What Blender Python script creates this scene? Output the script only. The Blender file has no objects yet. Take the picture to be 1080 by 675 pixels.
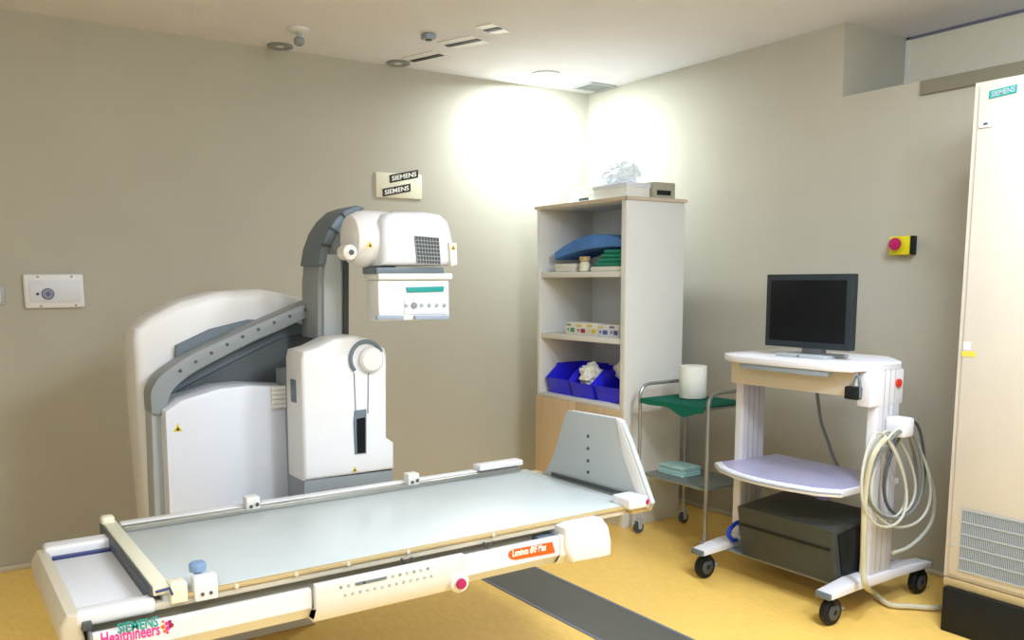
import bpy, bmesh, math, random
from mathutils import Vector, Matrix

random.seed(7)
SC = bpy.context.scene
COL = SC.collection
PI = math.pi

# ------------------------------------------------------------------ camera
CAM = Vector((-4.410475, -5.431098, 1.589172))
YAW, PITCH, ROLL, FPX, PPY = 0.595753, -0.138581, -0.0057567, 917.5249, 422.8378
_cy, _sy, _cp, _sp = math.cos(YAW), math.sin(YAW), math.cos(PITCH), math.sin(PITCH)
_f = Vector((_sy * _cp, _cy * _cp, _sp))
_r0 = Vector((_cy, -_sy, 0))
_u0 = _r0.cross(_f)
_cr, _sr = math.cos(ROLL), math.sin(ROLL)
_r = _r0 * _cr + _u0 * _sr
_u = -_r0 * _sr + _u0 * _cr
cd = bpy.data.cameras.new('camera')
cam = bpy.data.objects.new('camera', cd)
COL.objects.link(cam)
cam.matrix_world = Matrix(((_r.x, _u.x, -_f.x, CAM.x), (_r.y, _u.y, -_f.y, CAM.y), (_r.z, _u.z, -_f.z, CAM.z), (0, 0, 0, 1)))
cd.sensor_width = 36
cd.sensor_fit = 'HORIZONTAL'
cd.lens = FPX / 1080 * 36
cd.shift_y = (PPY - 337.5) / 1080
cd.clip_start = 0.02
SC.camera = cam


# measuring: where the sight line of a photograph pixel meets a real plane of the room
def _ray(x, y):
    return _r * ((x - 540) / FPX) - _u * ((y - PPY) / FPX) + _f


def onx(x, y, X):
    d = _ray(x, y)
    return CAM + d * ((X - CAM.x) / d.x)


def ony(x, y, Y):
    d = _ray(x, y)
    return CAM + d * ((Y - CAM.y) / d.y)


def onz(x, y, Z):
    d = _ray(x, y)
    return CAM + d * ((Z - CAM.z) / d.z)


# ------------------------------------------------------------------ materials
def s2l(c):
    return tuple((v / 12.92 if v <= 0.04045 else ((v + 0.055) / 1.055) ** 2.4) for v in c)


def mat(name, rgb, rough=0.5, metal=0.0, noise=0.04, scale=6.0, bump=0.0, alpha=None, trans=0.0, stretch=None, emit=None):
    m = bpy.data.materials.new(name)
    m.use_nodes = True
    nt = m.node_tree
    b = nt.nodes['Principled BSDF']
    c = s2l([v / 255 for v in rgb])
    b.inputs['Roughness'].default_value = rough
    b.inputs['Metallic'].default_value = metal
    tc = nt.nodes.new('ShaderNodeTexCoord')
    nz = nt.nodes.new('ShaderNodeTexNoise')
    nz.inputs['Scale'].default_value = scale
    nz.inputs['Detail'].default_value = 4
    if stretch:
        mp = nt.nodes.new('ShaderNodeMapping')
        mp.inputs['Scale'].default_value = stretch
        nt.links.new(tc.outputs['Object'], mp.inputs['Vector'])
        nt.links.new(mp.outputs['Vector'], nz.inputs['Vector'])
    else:
        nt.links.new(tc.outputs['Object'], nz.inputs['Vector'])
    rp = nt.nodes.new('ShaderNodeValToRGB')
    rp.color_ramp.elements[0].position = 0.3
    rp.color_ramp.elements[1].position = 0.7
    rp.color_ramp.elements[0].color = tuple(max(0, v * (1 - noise)) for v in c) + (1,)
    rp.color_ramp.elements[1].color = tuple(min(1, v * (1 + noise)) for v in c) + (1,)
    nt.links.new(nz.outputs['Fac'], rp.inputs['Fac'])
    nt.links.new(rp.outputs['Color'], b.inputs['Base Color'])
    if bump:
        bp = nt.nodes.new('ShaderNodeBump')
        bp.inputs['Strength'].default_value = bump
        bp.inputs['Distance'].default_value = 0.01
        nt.links.new(nz.outputs['Fac'], bp.inputs['Height'])
        nt.links.new(bp.outputs['Normal'], b.inputs['Normal'])
    if alpha is not None:
        b.inputs['Alpha'].default_value = alpha
    if trans:
        b.inputs['Transmission Weight'].default_value = trans
    if emit:
        b.inputs['Emission Color'].default_value = c + (1,)
        b.inputs['Emission Strength'].default_value = emit
    return m


M = {}
M['wall'] = mat('wall_paint', (183, 179, 166), 0.75, noise=0.02, scale=3, bump=0.0)
M['ceil'] = mat('ceiling_paint', (230, 229, 237), 0.8, noise=0.02, scale=3)
M['band'] = mat('olive_grey_band', (132, 127, 110), 0.7)
M['niche'] = mat('niche_paint', (232, 226, 208), 0.7, noise=0.02)
M['floor'] = mat('yellow_vinyl_floor', (247, 204, 108), 0.42, noise=0.06, scale=9, stretch=(6.0, 1.5, 1.0))
M['strip'] = mat('dark_floor_strip', (88, 88, 82), 0.5, noise=0.08)
M['cove'] = mat('pale_cove', (206, 200, 182), 0.6)
M['white'] = mat('white_enamel', (229, 228, 230), 0.35, noise=0.01)
M['warm_white'] = mat('warm_white_enamel', (228, 225, 220), 0.4, noise=0.015)
M['cool_white'] = mat('cool_white_panel', (219, 222, 232), 0.4, noise=0.015)
M['cream'] = mat('cream_metal', (210, 202, 190), 0.5, noise=0.015)
M['cream_bar'] = mat('cream_plastic', (232, 228, 205), 0.45, noise=0.015)
M['slate'] = mat('slate_blue_grey', (104, 117, 128), 0.5, noise=0.04)
M['grey'] = mat('mid_grey_plastic', (138, 144, 148), 0.45, noise=0.04)
M['light_grey'] = mat('light_grey_plastic', (172, 178, 182), 0.45, noise=0.03)
M['dark_grey'] = mat('dark_grey_plastic', (70, 76, 80), 0.5, noise=0.05)
M['black'] = mat('black_plastic', (30, 32, 33), 0.45, noise=0.05)
M['anthracite'] = mat('anthracite_box', (58, 63, 61), 0.55, noise=0.08)
M['screen'] = mat('dark_screen', (9, 13, 16), 0.6, noise=0.02)
M['bezel'] = mat('monitor_bezel', (44, 51, 55), 0.4, noise=0.03)
M['table_top'] = mat('pale_grey_tabletop', (204, 212, 214), 0.32, noise=0.015)
M['pad'] = mat('pale_pad', (225, 226, 232), 0.45, noise=0.015)
M['footplate'] = mat('grey_footplate', (182, 188, 190), 0.45, noise=0.015)
M['frame_grey'] = mat('taupe_frame', (178, 170, 152), 0.6, noise=0.04)
M['gold'] = mat('beige_gold_edge', (190, 168, 122), 0.5, noise=0.04)
M['beige'] = mat('beige_side', (212, 203, 184), 0.5, noise=0.04)
M['steel'] = mat('brushed_steel', (176, 176, 170), 0.32, metal=0.85, noise=0.05)
M['chrome'] = mat('steel_tube', (165, 168, 168), 0.3, metal=0.6, noise=0.04)
M['shelf_steel'] = mat('steel_shelf', (140, 148, 146), 0.35, metal=0.5, noise=0.05)
M['cab_white'] = mat('cabinet_white_laminate', (226, 226, 224), 0.5, noise=0.012)
M['cab_in'] = mat('cabinet_inner_laminate', (226, 230, 236), 0.55, noise=0.012)
M['wood'] = mat('light_beech', (208, 184, 152), 0.5, noise=0.08, scale=5, stretch=(6, 6, 0.7))
M['edge'] = mat('beech_edge_strip', (205, 188, 168), 0.5, noise=0.05)
M['royal'] = mat('royal_blue_plastic', (44, 40, 236), 0.35, noise=0.08)
M['drape_blue'] = mat('blue_cloth', (76, 130, 206), 0.8, noise=0.12, scale=9, bump=0.2)
M['green'] = mat('surgical_green_cloth', (24, 142, 118), 0.8, noise=0.1, scale=9, bump=0.2)
M['teal'] = mat('teal', (24, 150, 146), 0.5)
M['pale_teal'] = mat('pale_teal_paper', (176, 218, 219), 0.7, noise=0.05)
M['paper'] = mat('white_paper', (236, 235, 226), 0.85, noise=0.02, bump=0.05)
M['plastic_bag'] = mat('clear_plastic_bag', (215, 226, 238), 0.25, noise=0.1, scale=18, bump=0.5, alpha=0.6)
M['carton'] = mat('white_carton', (232, 230, 222), 0.7, noise=0.03)
M['carton_grey'] = mat('grey_carton', (170, 166, 150), 0.7, noise=0.04)
M['print_violet'] = mat('violet_print', (92, 90, 160), 0.6)
M['print_green'] = mat('green_print', (70, 150, 110), 0.6)
M['print_red'] = mat('crimson_print', (160, 40, 70), 0.6)
M['print_yellow'] = mat('yellow_print', (226, 200, 70), 0.6)
M['orange'] = mat('orange_label', (238, 92, 20), 0.45, noise=0.02)
M['label_white'] = mat('label_white', (248, 246, 240), 0.5, noise=0.0)
M['label_black'] = mat('label_black', (28, 28, 28), 0.5, noise=0.0)
M['magenta'] = mat('magenta_print', (222, 46, 150), 0.5, noise=0.0)
M['logo_teal'] = mat('teal_print', (16, 158, 150), 0.5, noise=0.0)
M['dot_orange'] = mat('orange_dot', (232, 108, 40), 0.5, noise=0.0)
M['dot_plum'] = mat('plum_dot', (150, 24, 84), 0.5, noise=0.0)
M['red'] = mat('red_button', (206, 44, 30), 0.4, noise=0.0)
M['plum'] = mat('plum_red_button', (176, 22, 92), 0.4, noise=0.0)
M['yellow'] = mat('safety_yellow', (224, 208, 24), 0.45, noise=0.02)
M['blue'] = mat('blue_plastic', (30, 70, 200), 0.4, noise=0.03)
M['knob_blue'] = mat('pale_blue_knob', (124, 154, 190), 0.4)
M['lilac'] = mat('lilac_glossy_shelf', (178, 176, 212), 0.2, noise=0.05)
M['lilac_grey'] = mat('grey_lilac_profile', (206, 202, 208), 0.4, noise=0.02, scale=40, stretch=(20, 20, 0.2))
M['cart_white'] = mat('cart_white', (230, 229, 237), 0.4, noise=0.01)
M['tan'] = mat('tan_apron', (214, 204, 188), 0.5, noise=0.02)
M['blue_grey'] = mat('blue_grey_edge', (150, 164, 182), 0.4)
M['cable'] = mat('pale_cable', (196, 197, 186), 0.5, noise=0.03)
M['cable_grey'] = mat('grey_cable', (120, 124, 122), 0.5, noise=0.03)
M['cable_tan'] = mat('beige_hose', (196, 190, 164), 0.5, noise=0.03)
M['blue_line'] = mat('navy_seam', (56, 66, 120), 0.5)
M['seam'] = mat('grey_blue_seam', (112, 116, 134), 0.5)
for _k in ('screen', 'bezel', 'black'):
    M[_k].node_tree.nodes['Principled BSDF'].inputs['Specular IOR Level'].default_value = 0.2
M['lamp'] = mat('lamp_lens', (250, 252, 250), 0.4, emit=8.0)


# ------------------------------------------------------------------ mesh helpers
def B():
    return bmesh.new()


def _merge(b, t):
    me = bpy.data.meshes.new('tmp')
    t.to_mesh(me)
    t.free()
    b.from_mesh(me)
    bpy.data.meshes.remove(me)


def _bevel(t, bev, seg, edges=None):
    if bev > 0:
        bmesh.ops.bevel(t, geom=edges if edges is not None else t.edges[:], offset=bev, segments=seg, affect='EDGES', profile=0.5, clamp_overlap=True)


def box(b, x0, x1, y0, y1, z0, z1, bev=0.0, seg=2):
    t = bmesh.new()
    bmesh.ops.create_cube(t, size=1)
    x0, x1 = min(x0, x1), max(x0, x1)
    y0, y1 = min(y0, y1), max(y0, y1)
    z0, z1 = min(z0, z1), max(z0, z1)
    for v in t.verts:
        v.co = Vector(((x0 + x1) / 2 + v.co.x * (x1 - x0), (y0 + y1) / 2 + v.co.y * (y1 - y0), (z0 + z1) / 2 + v.co.z * (z1 - z0)))
    _bevel(t, bev, seg)
    _merge(b, t)
    return b


def prism(b, pts, vec, bev=0.0, seg=2):
    t = bmesh.new()
    vec = Vector(vec)
    pts = [Vector(p) for p in pts]
    n = len(pts)
    va = [t.verts.new(p) for p in pts]
    vb = [t.verts.new(p + vec) for p in pts]
    t.faces.new(va)
    t.faces.new(vb[::-1])
    for i in range(n):
        j = (i + 1) % n
        t.faces.new((va[j], va[i], vb[i], vb[j]))
    bmesh.ops.recalc_face_normals(t, faces=t.faces[:])
    if bev > 0:
        t.edges.ensure_lookup_table()
        rim = [e for e in t.edges if not ((e.verts[0] in va) ^ (e.verts[1] in va))]
        _bevel(t, bev, seg, rim)
    big = [f for f in t.faces if len(f.verts) > 4]
    if big:
        bmesh.ops.triangulate(t, faces=big)
    _merge(b, t)
    return b


def cyl(b, p0, p1, r, r2=None, seg=24, bev=0.0):
    p0, p1 = Vector(p0), Vector(p1)
    d = p1 - p0
    t = bmesh.new()
    bmesh.ops.create_cone(t, cap_ends=True, cap_tris=False, segments=seg, radius1=r, radius2=r if r2 is None else r2, depth=d.length)
    if bev > 0:
        _bevel(t, bev, 2, [e for e in t.edges if any(len(f.verts) > 4 for f in e.link_faces)])
    q = d.to_track_quat('Z', 'Y').to_matrix().to_4x4()
    bmesh.ops.transform(t, matrix=Matrix.Translation((p0 + p1) / 2) @ q, verts=t.verts[:])
    _merge(b, t)
    return b


def smooth(pts, n=6, closed=False):
    pts = [Vector(p) for p in pts]
    out = []
    m = len(pts)
    rng = range(m) if closed else range(m - 1)
    for i in rng:
        p1, p2 = pts[i], pts[(i + 1) % m]
        p0 = pts[(i - 1) % m] if (closed or i > 0) else p1
        p3 = pts[(i + 2) % m] if (closed or i + 2 < m) else p2
        for k in range(n):
            s = k / n
            out.append(0.5 * ((2 * p1) + (p2 - p0) * s + (2 * p0 - 5 * p1 + 4 * p2 - p3) * s * s + (3 * p1 - p0 - 3 * p2 + p3) * s ** 3))
    if not closed:
        out.append(pts[-1])
    return out


def tube(b, pts, r, seg=8, closed=False):
    pts = [Vector(p) for p in pts]
    n = len(pts)
    rings = []
    prev = None
    for i in range(n):
        a = pts[(i - 1) % n] if (closed or i > 0) else pts[i]
        c = pts[(i + 1) % n] if (closed or i < n - 1) else pts[i]
        t = (c - a)
        t = t.normalized() if t.length > 1e-9 else Vector((0, 0, 1))
        if prev is None:
            ref = Vector((0, 0, 1)) if abs(t.z) < 0.9 else Vector((1, 0, 0))
            nn = (ref - t * ref.dot(t)).normalized()
        else:
            nn = prev - t * prev.dot(t)
            nn = nn.normalized() if nn.length > 1e-6 else prev
        prev = nn
        bb = t.cross(nn)
        rings.append([b.verts.new(pts[i] + (nn * math.cos(2 * PI * k / seg) + bb * math.sin(2 * PI * k / seg)) * r) for k in range(seg)])
    for i in range(n if closed else n - 1):
        A, C = rings[i], rings[(i + 1) % n]
        for k in range(seg):
            b.faces.new((A[k], A[(k + 1) % seg], C[(k + 1) % seg], C[k]))
    if not closed:
        b.faces.new(rings[0][::-1])
        b.faces.new(rings[-1])
    return b


def lathe(b, c, prof, seg=28, axis='Z'):
    """prof: (radius, height) pairs turned about an axis through c"""
    c = Vector(c)
    rings = []
    for r, h in prof:
        ring = []
        for k in range(seg):
            a = 2 * PI * k / seg
            u, v = max(r, 1e-4) * math.cos(a), max(r, 1e-4) * math.sin(a)
            p = {'Z': (u, v, h), 'Y': (u, h, v), 'X': (h, u, v)}[axis]
            ring.append(b.verts.new(c + Vector(p)))
        rings.append(ring)
    for A, C in zip(rings, rings[1:]):
        for k in range(seg):
            b.faces.new((A[k], A[(k + 1) % seg], C[(k + 1) % seg], C[k]))
    b.faces.new(rings[0][::-1])
    b.faces.new(rings[-1])
    return b


def blob(b, c, rad, amp=0.12, seed=1, flat=None, sub=3):
    from mathutils import noise as nz
    t = bmesh.new()
    bmesh.ops.create_icosphere(t, subdivisions=sub, radius=1)
    o = Vector((seed * 3.1, seed * 1.7, seed * 0.9))
    for v in t.verts:
        k = 1 + amp * (nz.noise(v.co * 1.9 + o) + 0.6 * nz.noise(v.co * 4.3 + o))
        p = v.co * k
        v.co = Vector((c[0] + p.x * rad[0], c[1] + p.y * rad[1], c[2] + p.z * rad[2]))
        if flat is not None and v.co.z < flat:
            v.co.z = flat
    _merge(b, t)
    return b


ROOT = {}


def origin_of(o):
    while o.parent:
        o = o.parent
    return o.location


def obj(name, b, m, parent=None, label=None, ang=35, kind=None):
    me = bpy.data.meshes.new(name)
    bmesh.ops.recalc_face_normals(b, faces=b.faces[:])
    b.to_mesh(me)
    b.free()
    o = bpy.data.objects.new(name, me)
    me.materials.append(M[m])
    me.polygons.foreach_set('use_smooth', [True] * len(me.polygons))
    me.set_sharp_from_angle(angle=math.radians(ang))
    COL.objects.link(o)
    if parent:
        off = origin_of(parent)
        me.transform(Matrix.Translation(-Vector(off)))
        o.parent = parent
    if label:
        o['label'] = label
    if kind:
        o['kind'] = kind
    return o


def thing(name, label, cat, loc, group=None):
    o = bpy.data.objects.new(name, None)
    o.empty_display_size = 0.1
    COL.objects.link(o)
    o.location = loc
    o['label'] = label
    o['category'] = cat
    if group:
        o['group'] = group
    return o


def tag(o, label, cat, group=None):
    o['label'] = label
    o['category'] = cat
    if group:
        o['group'] = group
    return o


def text(name, string, m, parent, org, xd, yd, width, height, depth=0.0015):
    cu = bpy.data.curves.new('lettering', 'FONT')
    cu.body = string
    cu.size = 1.0
    cu.extrude = 0.02
    cu.offset = 0.018
    cu.resolution_u = 3
    tmp = bpy.data.objects.new('lettering', cu)
    COL.objects.link(tmp)
    dg = bpy.context.evaluated_depsgraph_get()
    me = bpy.data.meshes.new_from_object(tmp.evaluated_get(dg))
    bpy.data.objects.remove(tmp)
    xs = [v.co.x for v in me.vertices]
    ys = [v.co.y for v in me.vertices]
    x0, x1, y0, y1 = min(xs), max(xs), min(ys), max(ys)
    xd, yd = Vector(xd).normalized(), Vector(yd).normalized()
    nd = xd.cross(yd)
    org = Vector(org)
    off = Vector(origin_of(parent)) if parent else Vector((0, 0, 0))
    for v in me.vertices:
        a = (v.co.x - x0) / (x1 - x0) * width
        c = (v.co.y - y0) / (y1 - y0) * height
        v.co = org + xd * a + yd * c + nd * (depth if v.co.z > 0 else 0) - off
    o = bpy.data.objects.new(name, me)
    me.materials.clear()
    me.materials.append(M[m])
    COL.objects.link(o)
    if parent:
        o.parent = parent
    return o


def struct(name, b, m):
    o = obj(name, b, m)
    o['kind'] = 'structure'
    return o


# ------------------------------------------------------------------ the room
XW, YW, H = -6.4, -7.0, 3.0
FSX = (-2.03, -1.69)
struct('floor', box(B(), XW, 0.8, YW, 0, -0.1, 0), 'floor')
struct('trim_1', box(B(), FSX[0], FSX[1], -6.9, -1.45, 0.0, 0.002), 'strip')
b = B()
for xs in FSX:
    box(b, xs - 0.008, xs + 0.008, -6.9, -1.45, 0.0, 0.004)
struct('trim_2', b, 'seam')
struct('ceiling', box(B(), XW, 0.8, YW, 0.1, H, H + 0.1), 'ceil')
struct('wall_back', box(B(), XW, 0.7, 0, 0.1, 0, H), 'wall')
NY0, NY1, NZ, ND = -2.264, -6.0, 2.6, 0.6
b = B()
box(b, 0, 0.1, 0, NY0, 0, H)
box(b, 0, 0.1, NY0, YW, 0, NZ)
struct('wall_right', b, 'wall')
b = B()
box(b, 0.1, ND + 0.1, NY0, NY0 + 0.06, NZ - 0.1, H)
box(b, 0.1, ND + 0.1, NY0, YW, NZ - 0.1, NZ - 0.0005)
struct('wall_niche_side', b, 'wall')
struct('wall_niche', box(B(), ND, ND + 0.1, NY0, YW, NZ, H), 'niche')
struct('trim_5', box(B(), -0.02, 0, -2.74, -6.0, NZ - .075, NZ - .004, .004), 'band')  # plain olive-grey strip along the wall top below the niche
struct('trim_4', box(B(), ND - 0.012, ND, NY0 - .02, NY0, NZ, H), 'white')
struct('trim_3', box(B(), ND - 0.012, ND, NY0, YW, H - 0.014, H), 'seam')
struct('wall_left', box(B(), XW - 0.1, XW, YW, 0.1, 0, H), 'wall')
struct('wall_front', box(B(), XW, 0.7, YW - 0.1, YW, 0, H), 'wall')
struct('baseboard_back', box(B(), XW, -0.012, -0.012, 0, 0, 0.03, 0.004), 'cove')
struct('baseboard_right', box(B(), -0.012, 0, -6.9, -0.012, 0, 0.03, 0.004), 'cove')

# ------------------------------------------------------------------ ceiling fittings
c = onz(576, 78, H)
t = thing('ceiling_downlight', 'lit round white downlight in the ceiling near the room corner', 'ceiling light', (c.x, c.y, H))
b = B()
lathe(b, c, [(0.075, -0.001), (0.1, -0.001), (0.105, -0.008), (0.078, -0.012), (0.075, -0.006)])
obj('trim_ring', b, 'white', t)
obj('lens', lathe(B(), c, [(0.074, -0.001), (0.074, -0.005), (0.04, -0.009), (0.0, -0.01)]), 'lamp', t)

c = onz(627, 91, H)
t = thing('ceiling_vent', 'grey louvred air vent in the ceiling above the corner cabinet', 'vent', (c.x, c.y, H))
b = B()
VX, VY = .1, .11
for (x0, x1, y0, y1) in ((-VX - .02, -VX, -VY, VY), (VX, VX + .02, -VY, VY), (-VX, VX, -VY, -VY + .02), (-VX, VX, VY - .02, VY)):
    box(b, c.x + x0, c.x + x1, c.y + y0, c.y + y1, H - 0.012, H - 0.001, 0.002)
obj('frame', b, 'light_grey', t)
obj('backing', box(B(), c.x - VX, c.x + VX, c.y - VY + .02, c.y + VY - .02, H - 0.004, H - 0.001), 'slate', t)
for k in range(5):
    y = c.y - .08 + k * 0.034
    b = B()
    prism(b, [(c.x - VX, y, H - .004), (c.x - VX, y + .008, H - .004), (c.x - VX, y + .02, H - .012), (c.x - VX, y + .015, H - .012)], (2 * VX, 0, 0))
    obj('slat', b, 'grey', t)

c = onz(315, 30, H)
t = thing('smoke_detector', 'white ceiling smoke detector with a small drop stem above the machine', 'smoke detector', (c.x, c.y, H))
obj('base', lathe(B(), c, [(0.06, -0.001), (0.062, -0.012), (0.05, -0.02), (0.0, -0.022)]), 'white', t)
obj('stem', lathe(B(), c, [(0.014, -0.02), (0.014, -0.05), (0.0, -0.051)]), 'light_grey', t)
obj('sensor_head', lathe(B(), c, [(0.022, -0.05), (0.03, -0.06), (0.028, -0.085), (0.012, -0.095), (0.0, -0.096)]), 'grey', t)

c = onz(452, 36, H)
t = thing('ceiling_sensor', 'small violet-grey box sensor on the open ceiling', 'sensor', (c.x, c.y, H))
obj('housing', box(B(), c.x - .035, c.x + .035, c.y - .035, c.y + .035, H - .03, H - .001, .008), 'blue_grey', t)
obj('eye', lathe(B(), (c.x, c.y, H), [(0.02, -0.029), (0.018, -0.036), (0.0, -0.038)]), 'dark_grey', t)

for (px, py, lab) in ((286, 54, 'round grey-rimmed ceiling fitting at the wall above the tilted column, left one'), (420, 66, 'round grey-rimmed ceiling fitting beside the black ceiling slots')):
    c = onz(px, py, H)
    c.y = min(c.y, -0.09)
    t = thing('ceiling_rosette', lab, 'ceiling fitting', (c.x, c.y, H), 'round ceiling rosettes')
    obj('rim', lathe(B(), c, [(0.05, -0.001), (0.075, -0.001), (0.078, -0.01), (0.06, -0.014), (0.05, -0.008)]), 'grey', t)
    obj('disc', lathe(B(), c, [(0.049, -0.001), (0.049, -0.007), (0.0, -0.009)]), 'white', t)

slots = [((434, 63.5), (466, 56.5), 'short black ceiling slot on a white strip, nearest the wall'),
         ((471, 47.5), (506, 40.5), 'short black ceiling slot on a white strip, middle one'),
         ((512, 31.5), (528, 28.3), 'shortest black ceiling slot on a white strip, farthest from the wall')]
for p, q, lab in slots:
    A, C = onz(*p, H), onz(*q, H)
    d = (C - A).normalized()
    n = Vector((-d.y, d.x, 0))
    t = thing('ceiling_slot', lab, 'ceiling slot', ((A + C) / 2)[:2] + (H,) if False else ((A.x + C.x) / 2, (A.y + C.y) / 2, H), 'black ceiling slots')
    w = 0.045
    obj('strip', prism(B(), [A + n * w * 2, C + n * w * 2, C - n * w * 2, A - n * w * 2], (0, 0, -0.006)), 'white', t)
    A2, C2 = A + Vector((0, 0, -0.006)), C + Vector((0, 0, -0.006))
    obj('slot', prism(B(), [A2 + n * w * .5, C2 + n * w * .5, C2 - n * w * .5, A2 - n * w * .5], (0, 0, -0.003)), 'black', t)

# ------------------------------------------------------------------ wall fittings
def wall_rect(px0, py0, px1, py1, y=0.0):
    a, c = ony(px0, (py0 + py1) / 2, y), ony(px1, (py0 + py1) / 2, y)
    m1, m2 = ony((px0 + px1) / 2, py0, y), ony((px0 + px1) / 2, py1, y)
    return a.x, c.x, m2.z, m1.z


x0, x1, z0, z1 = wall_rect(24.5, 289, 88, 325)
t = thing('wall_socket_panel', 'white wall panel with a violet ringed socket, left of the X-ray stand', 'wall panel', ((x0 + x1) / 2, 0, z0))
obj('cover_plate', box(B(), x0, x1, -0.03, 0, z0, z1, 0.012, 3), 'white', t)
obj('inner_plate', box(B(), x0 + .025, x1 - .02, -0.036, -0.03, z0 + .035, z1 - .035, 0.003), 'cool_white', t)
sx, sz = ony(50.5, 310, -0.036).x, ony(50.5, 310, -0.036).z
s = obj('socket', lathe(B(), (sx, -0.036, sz), [(0.026, 0), (0.026, -0.008), (0.018, -0.009), (0.0, -0.004)], axis='Y'), 'grey', t)
obj('ring', lathe(B(), (sx, -0.036, sz), [(0.026, 0), (0.031, 0), (0.031, -0.006), (0.026, -0.007)], axis='Y'), 'print_violet', s)
obj('indicator', lathe(B(), (sx - .05, -0.036, sz), [(0.008, 0), (0.008, -0.004), (0, -0.005)], axis='Y', seg=12), 'dark_grey', t)
for (u, v) in ((.24, .92), (.8, .92), (.26, .07), (.84, .07)):
    obj('screw', lathe(B(), (x0 + (x1 - x0) * u, -0.03, z0 + (z1 - z0) * v), [(0.006, 0), (0.006, -0.003), (0, -0.004)], axis='Y', seg=10), 'grey', t)

x0, x1, z0, z1 = wall_rect(-22, 302, 5, 322)
t = thing('wall_switch', 'grey framed wall plate cut off by the left edge of the picture', 'wall plate', ((x0 + x1) / 2, 0, z0))
obj('plate', box(B(), x0, x1, -0.014, 0, z0, z1, 0.006, 2), 'light_grey', t)
obj('rocker', box(B(), x0 + .02, x1 - .02, -0.02, -0.014, z0 + .018, z1 - .018, 0.003), 'warm_white', t)

# sign with two slanted black strips
x0, x1, z0, z1 = wall_rect(396, 183, 444, 209)
t = thing('wall_sign', 'white wall plate with two slanted black strips lettered in white', 'sign', ((x0 + x1) / 2, 0, z0))
obj('plate', box(B(), x0, x1, -0.01, 0, z0, z1, 0.002), 'cream_bar', t)
for (a, c, h) in (((411, 193.0), (441, 187.2), 0.052), ((403.5, 207.6), (433, 201.8), 0.052)):
    P, Q = ony(*a, -0.01), ony(*c, -0.01)
    up = Vector((0, 0, h))
    s = obj('strip', prism(B(), [P, Q, Q + up, P + up], (0, -0.003, 0)), 'label_black', t)
    d = Q - P
    o = P + d * .07 + Vector((0, -0.003, h * .2))
    text('lettering', 'SIEMENS', 'label_white', s, o, d, (0, 0, 1), d.length * .86, h * .6)

# emergency stop on the right wall
p0, p1 = onx(939, 270.5, 0), onx(968, 248, 0)
yc = onx(946, 258, 0)
t = thing('emergency_stop', 'yellow and black emergency stop box with a red push button on the right wall', 'emergency stop', (0, (p0.y + p1.y) / 2, p0.z))
ya, yb = onx(940, 260, -0.03).y, onx(967, 260, 0).y
za, zb = onx(953, 269, -0.03).z, onx(953, 249, -0.03).z
ym = onx(960, 260, -0.05).y
obj('housing', box(B(), -0.055, 0.002, ya, ym, za, zb, 0.008, 2), 'yellow', t)
obj('black_side', box(B(), -0.056, 0, ym, yb, za, zb, 0.006, 2), 'black', t)
bc = onx(946.5, 257.5, -0.06)
s = obj('button_collar', lathe(B(), (-0.055, bc.y, bc.z), [(0.042, 0), (0.042, -0.008), (0.0, -0.01)], axis='X'), 'yellow', t)
obj('push_button', lathe(B(), (-0.062, bc.y, bc.z), [(0.016, 0), (0.018, -0.012), (0.033, -0.016), (0.032, -0.03), (0.0, -0.036)], axis='X'), 'plum', t)

# ------------------------------------------------------------------ X-ray stand
st = thing('xray_stand', 'large white X-ray stand with arched body, grey column and tube head', 'x-ray machine', (-3.2, -1.5, 0))


def poly(pts, y):
    return [ony(px, py, y) for px, py in pts]


def foot(pts, y):   # an outline that runs down to the floor
    q = poly(pts, y)
    q[0] = Vector((q[0].x, y, 0.0))
    q[-1] = Vector((q[-1].x, y, 0.0))
    return q


YS = -1.45
q = poly([(156, 560), (148, 470), (141, 358), (143, 347), (158, 335), (190, 318), (230, 308), (275, 305), (312, 311), (338, 322), (356, 345), (362, 372), (366, 470), (366, 560)], YS)
q[0] = Vector((q[0].x + .02, YS, 0))
q[-1] = Vector((q[-1].x, YS, 0))
obj('shell', prism(B(), q, (0, 0.27, 0), 0.035, 3), 'white', st)
q = poly([(172, 440), (182, 404), (184, 364), (220, 347), (260, 337), (300, 337), (330, 346), (352, 362), (352, 440)], YS)
obj('recess', prism(B(), q, (0, -0.03, 0), 0.006), 'slate', st)
q = poly([(178, 450), (186, 412), (232, 388), (296, 356), (330, 350), (330, 440)], YS - .03)
obj('beam_shade', prism(B(), q, (0, -0.015, 0), 0.004), 'dark_grey', st)  # dark plate standing in for the shade under the guide beam
# front panel (white door) with bellows
YP = -1.7
q = foot([(177, 560), (174, 434), (192, 422), (232, 409.5), (262, 406.5), (312, 408), (330, 414), (330, 560)], YP)
obj('front_panel', prism(B(), q, (0, 0.24, 0), 0.012, 2), 'cool_white', st)
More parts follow.
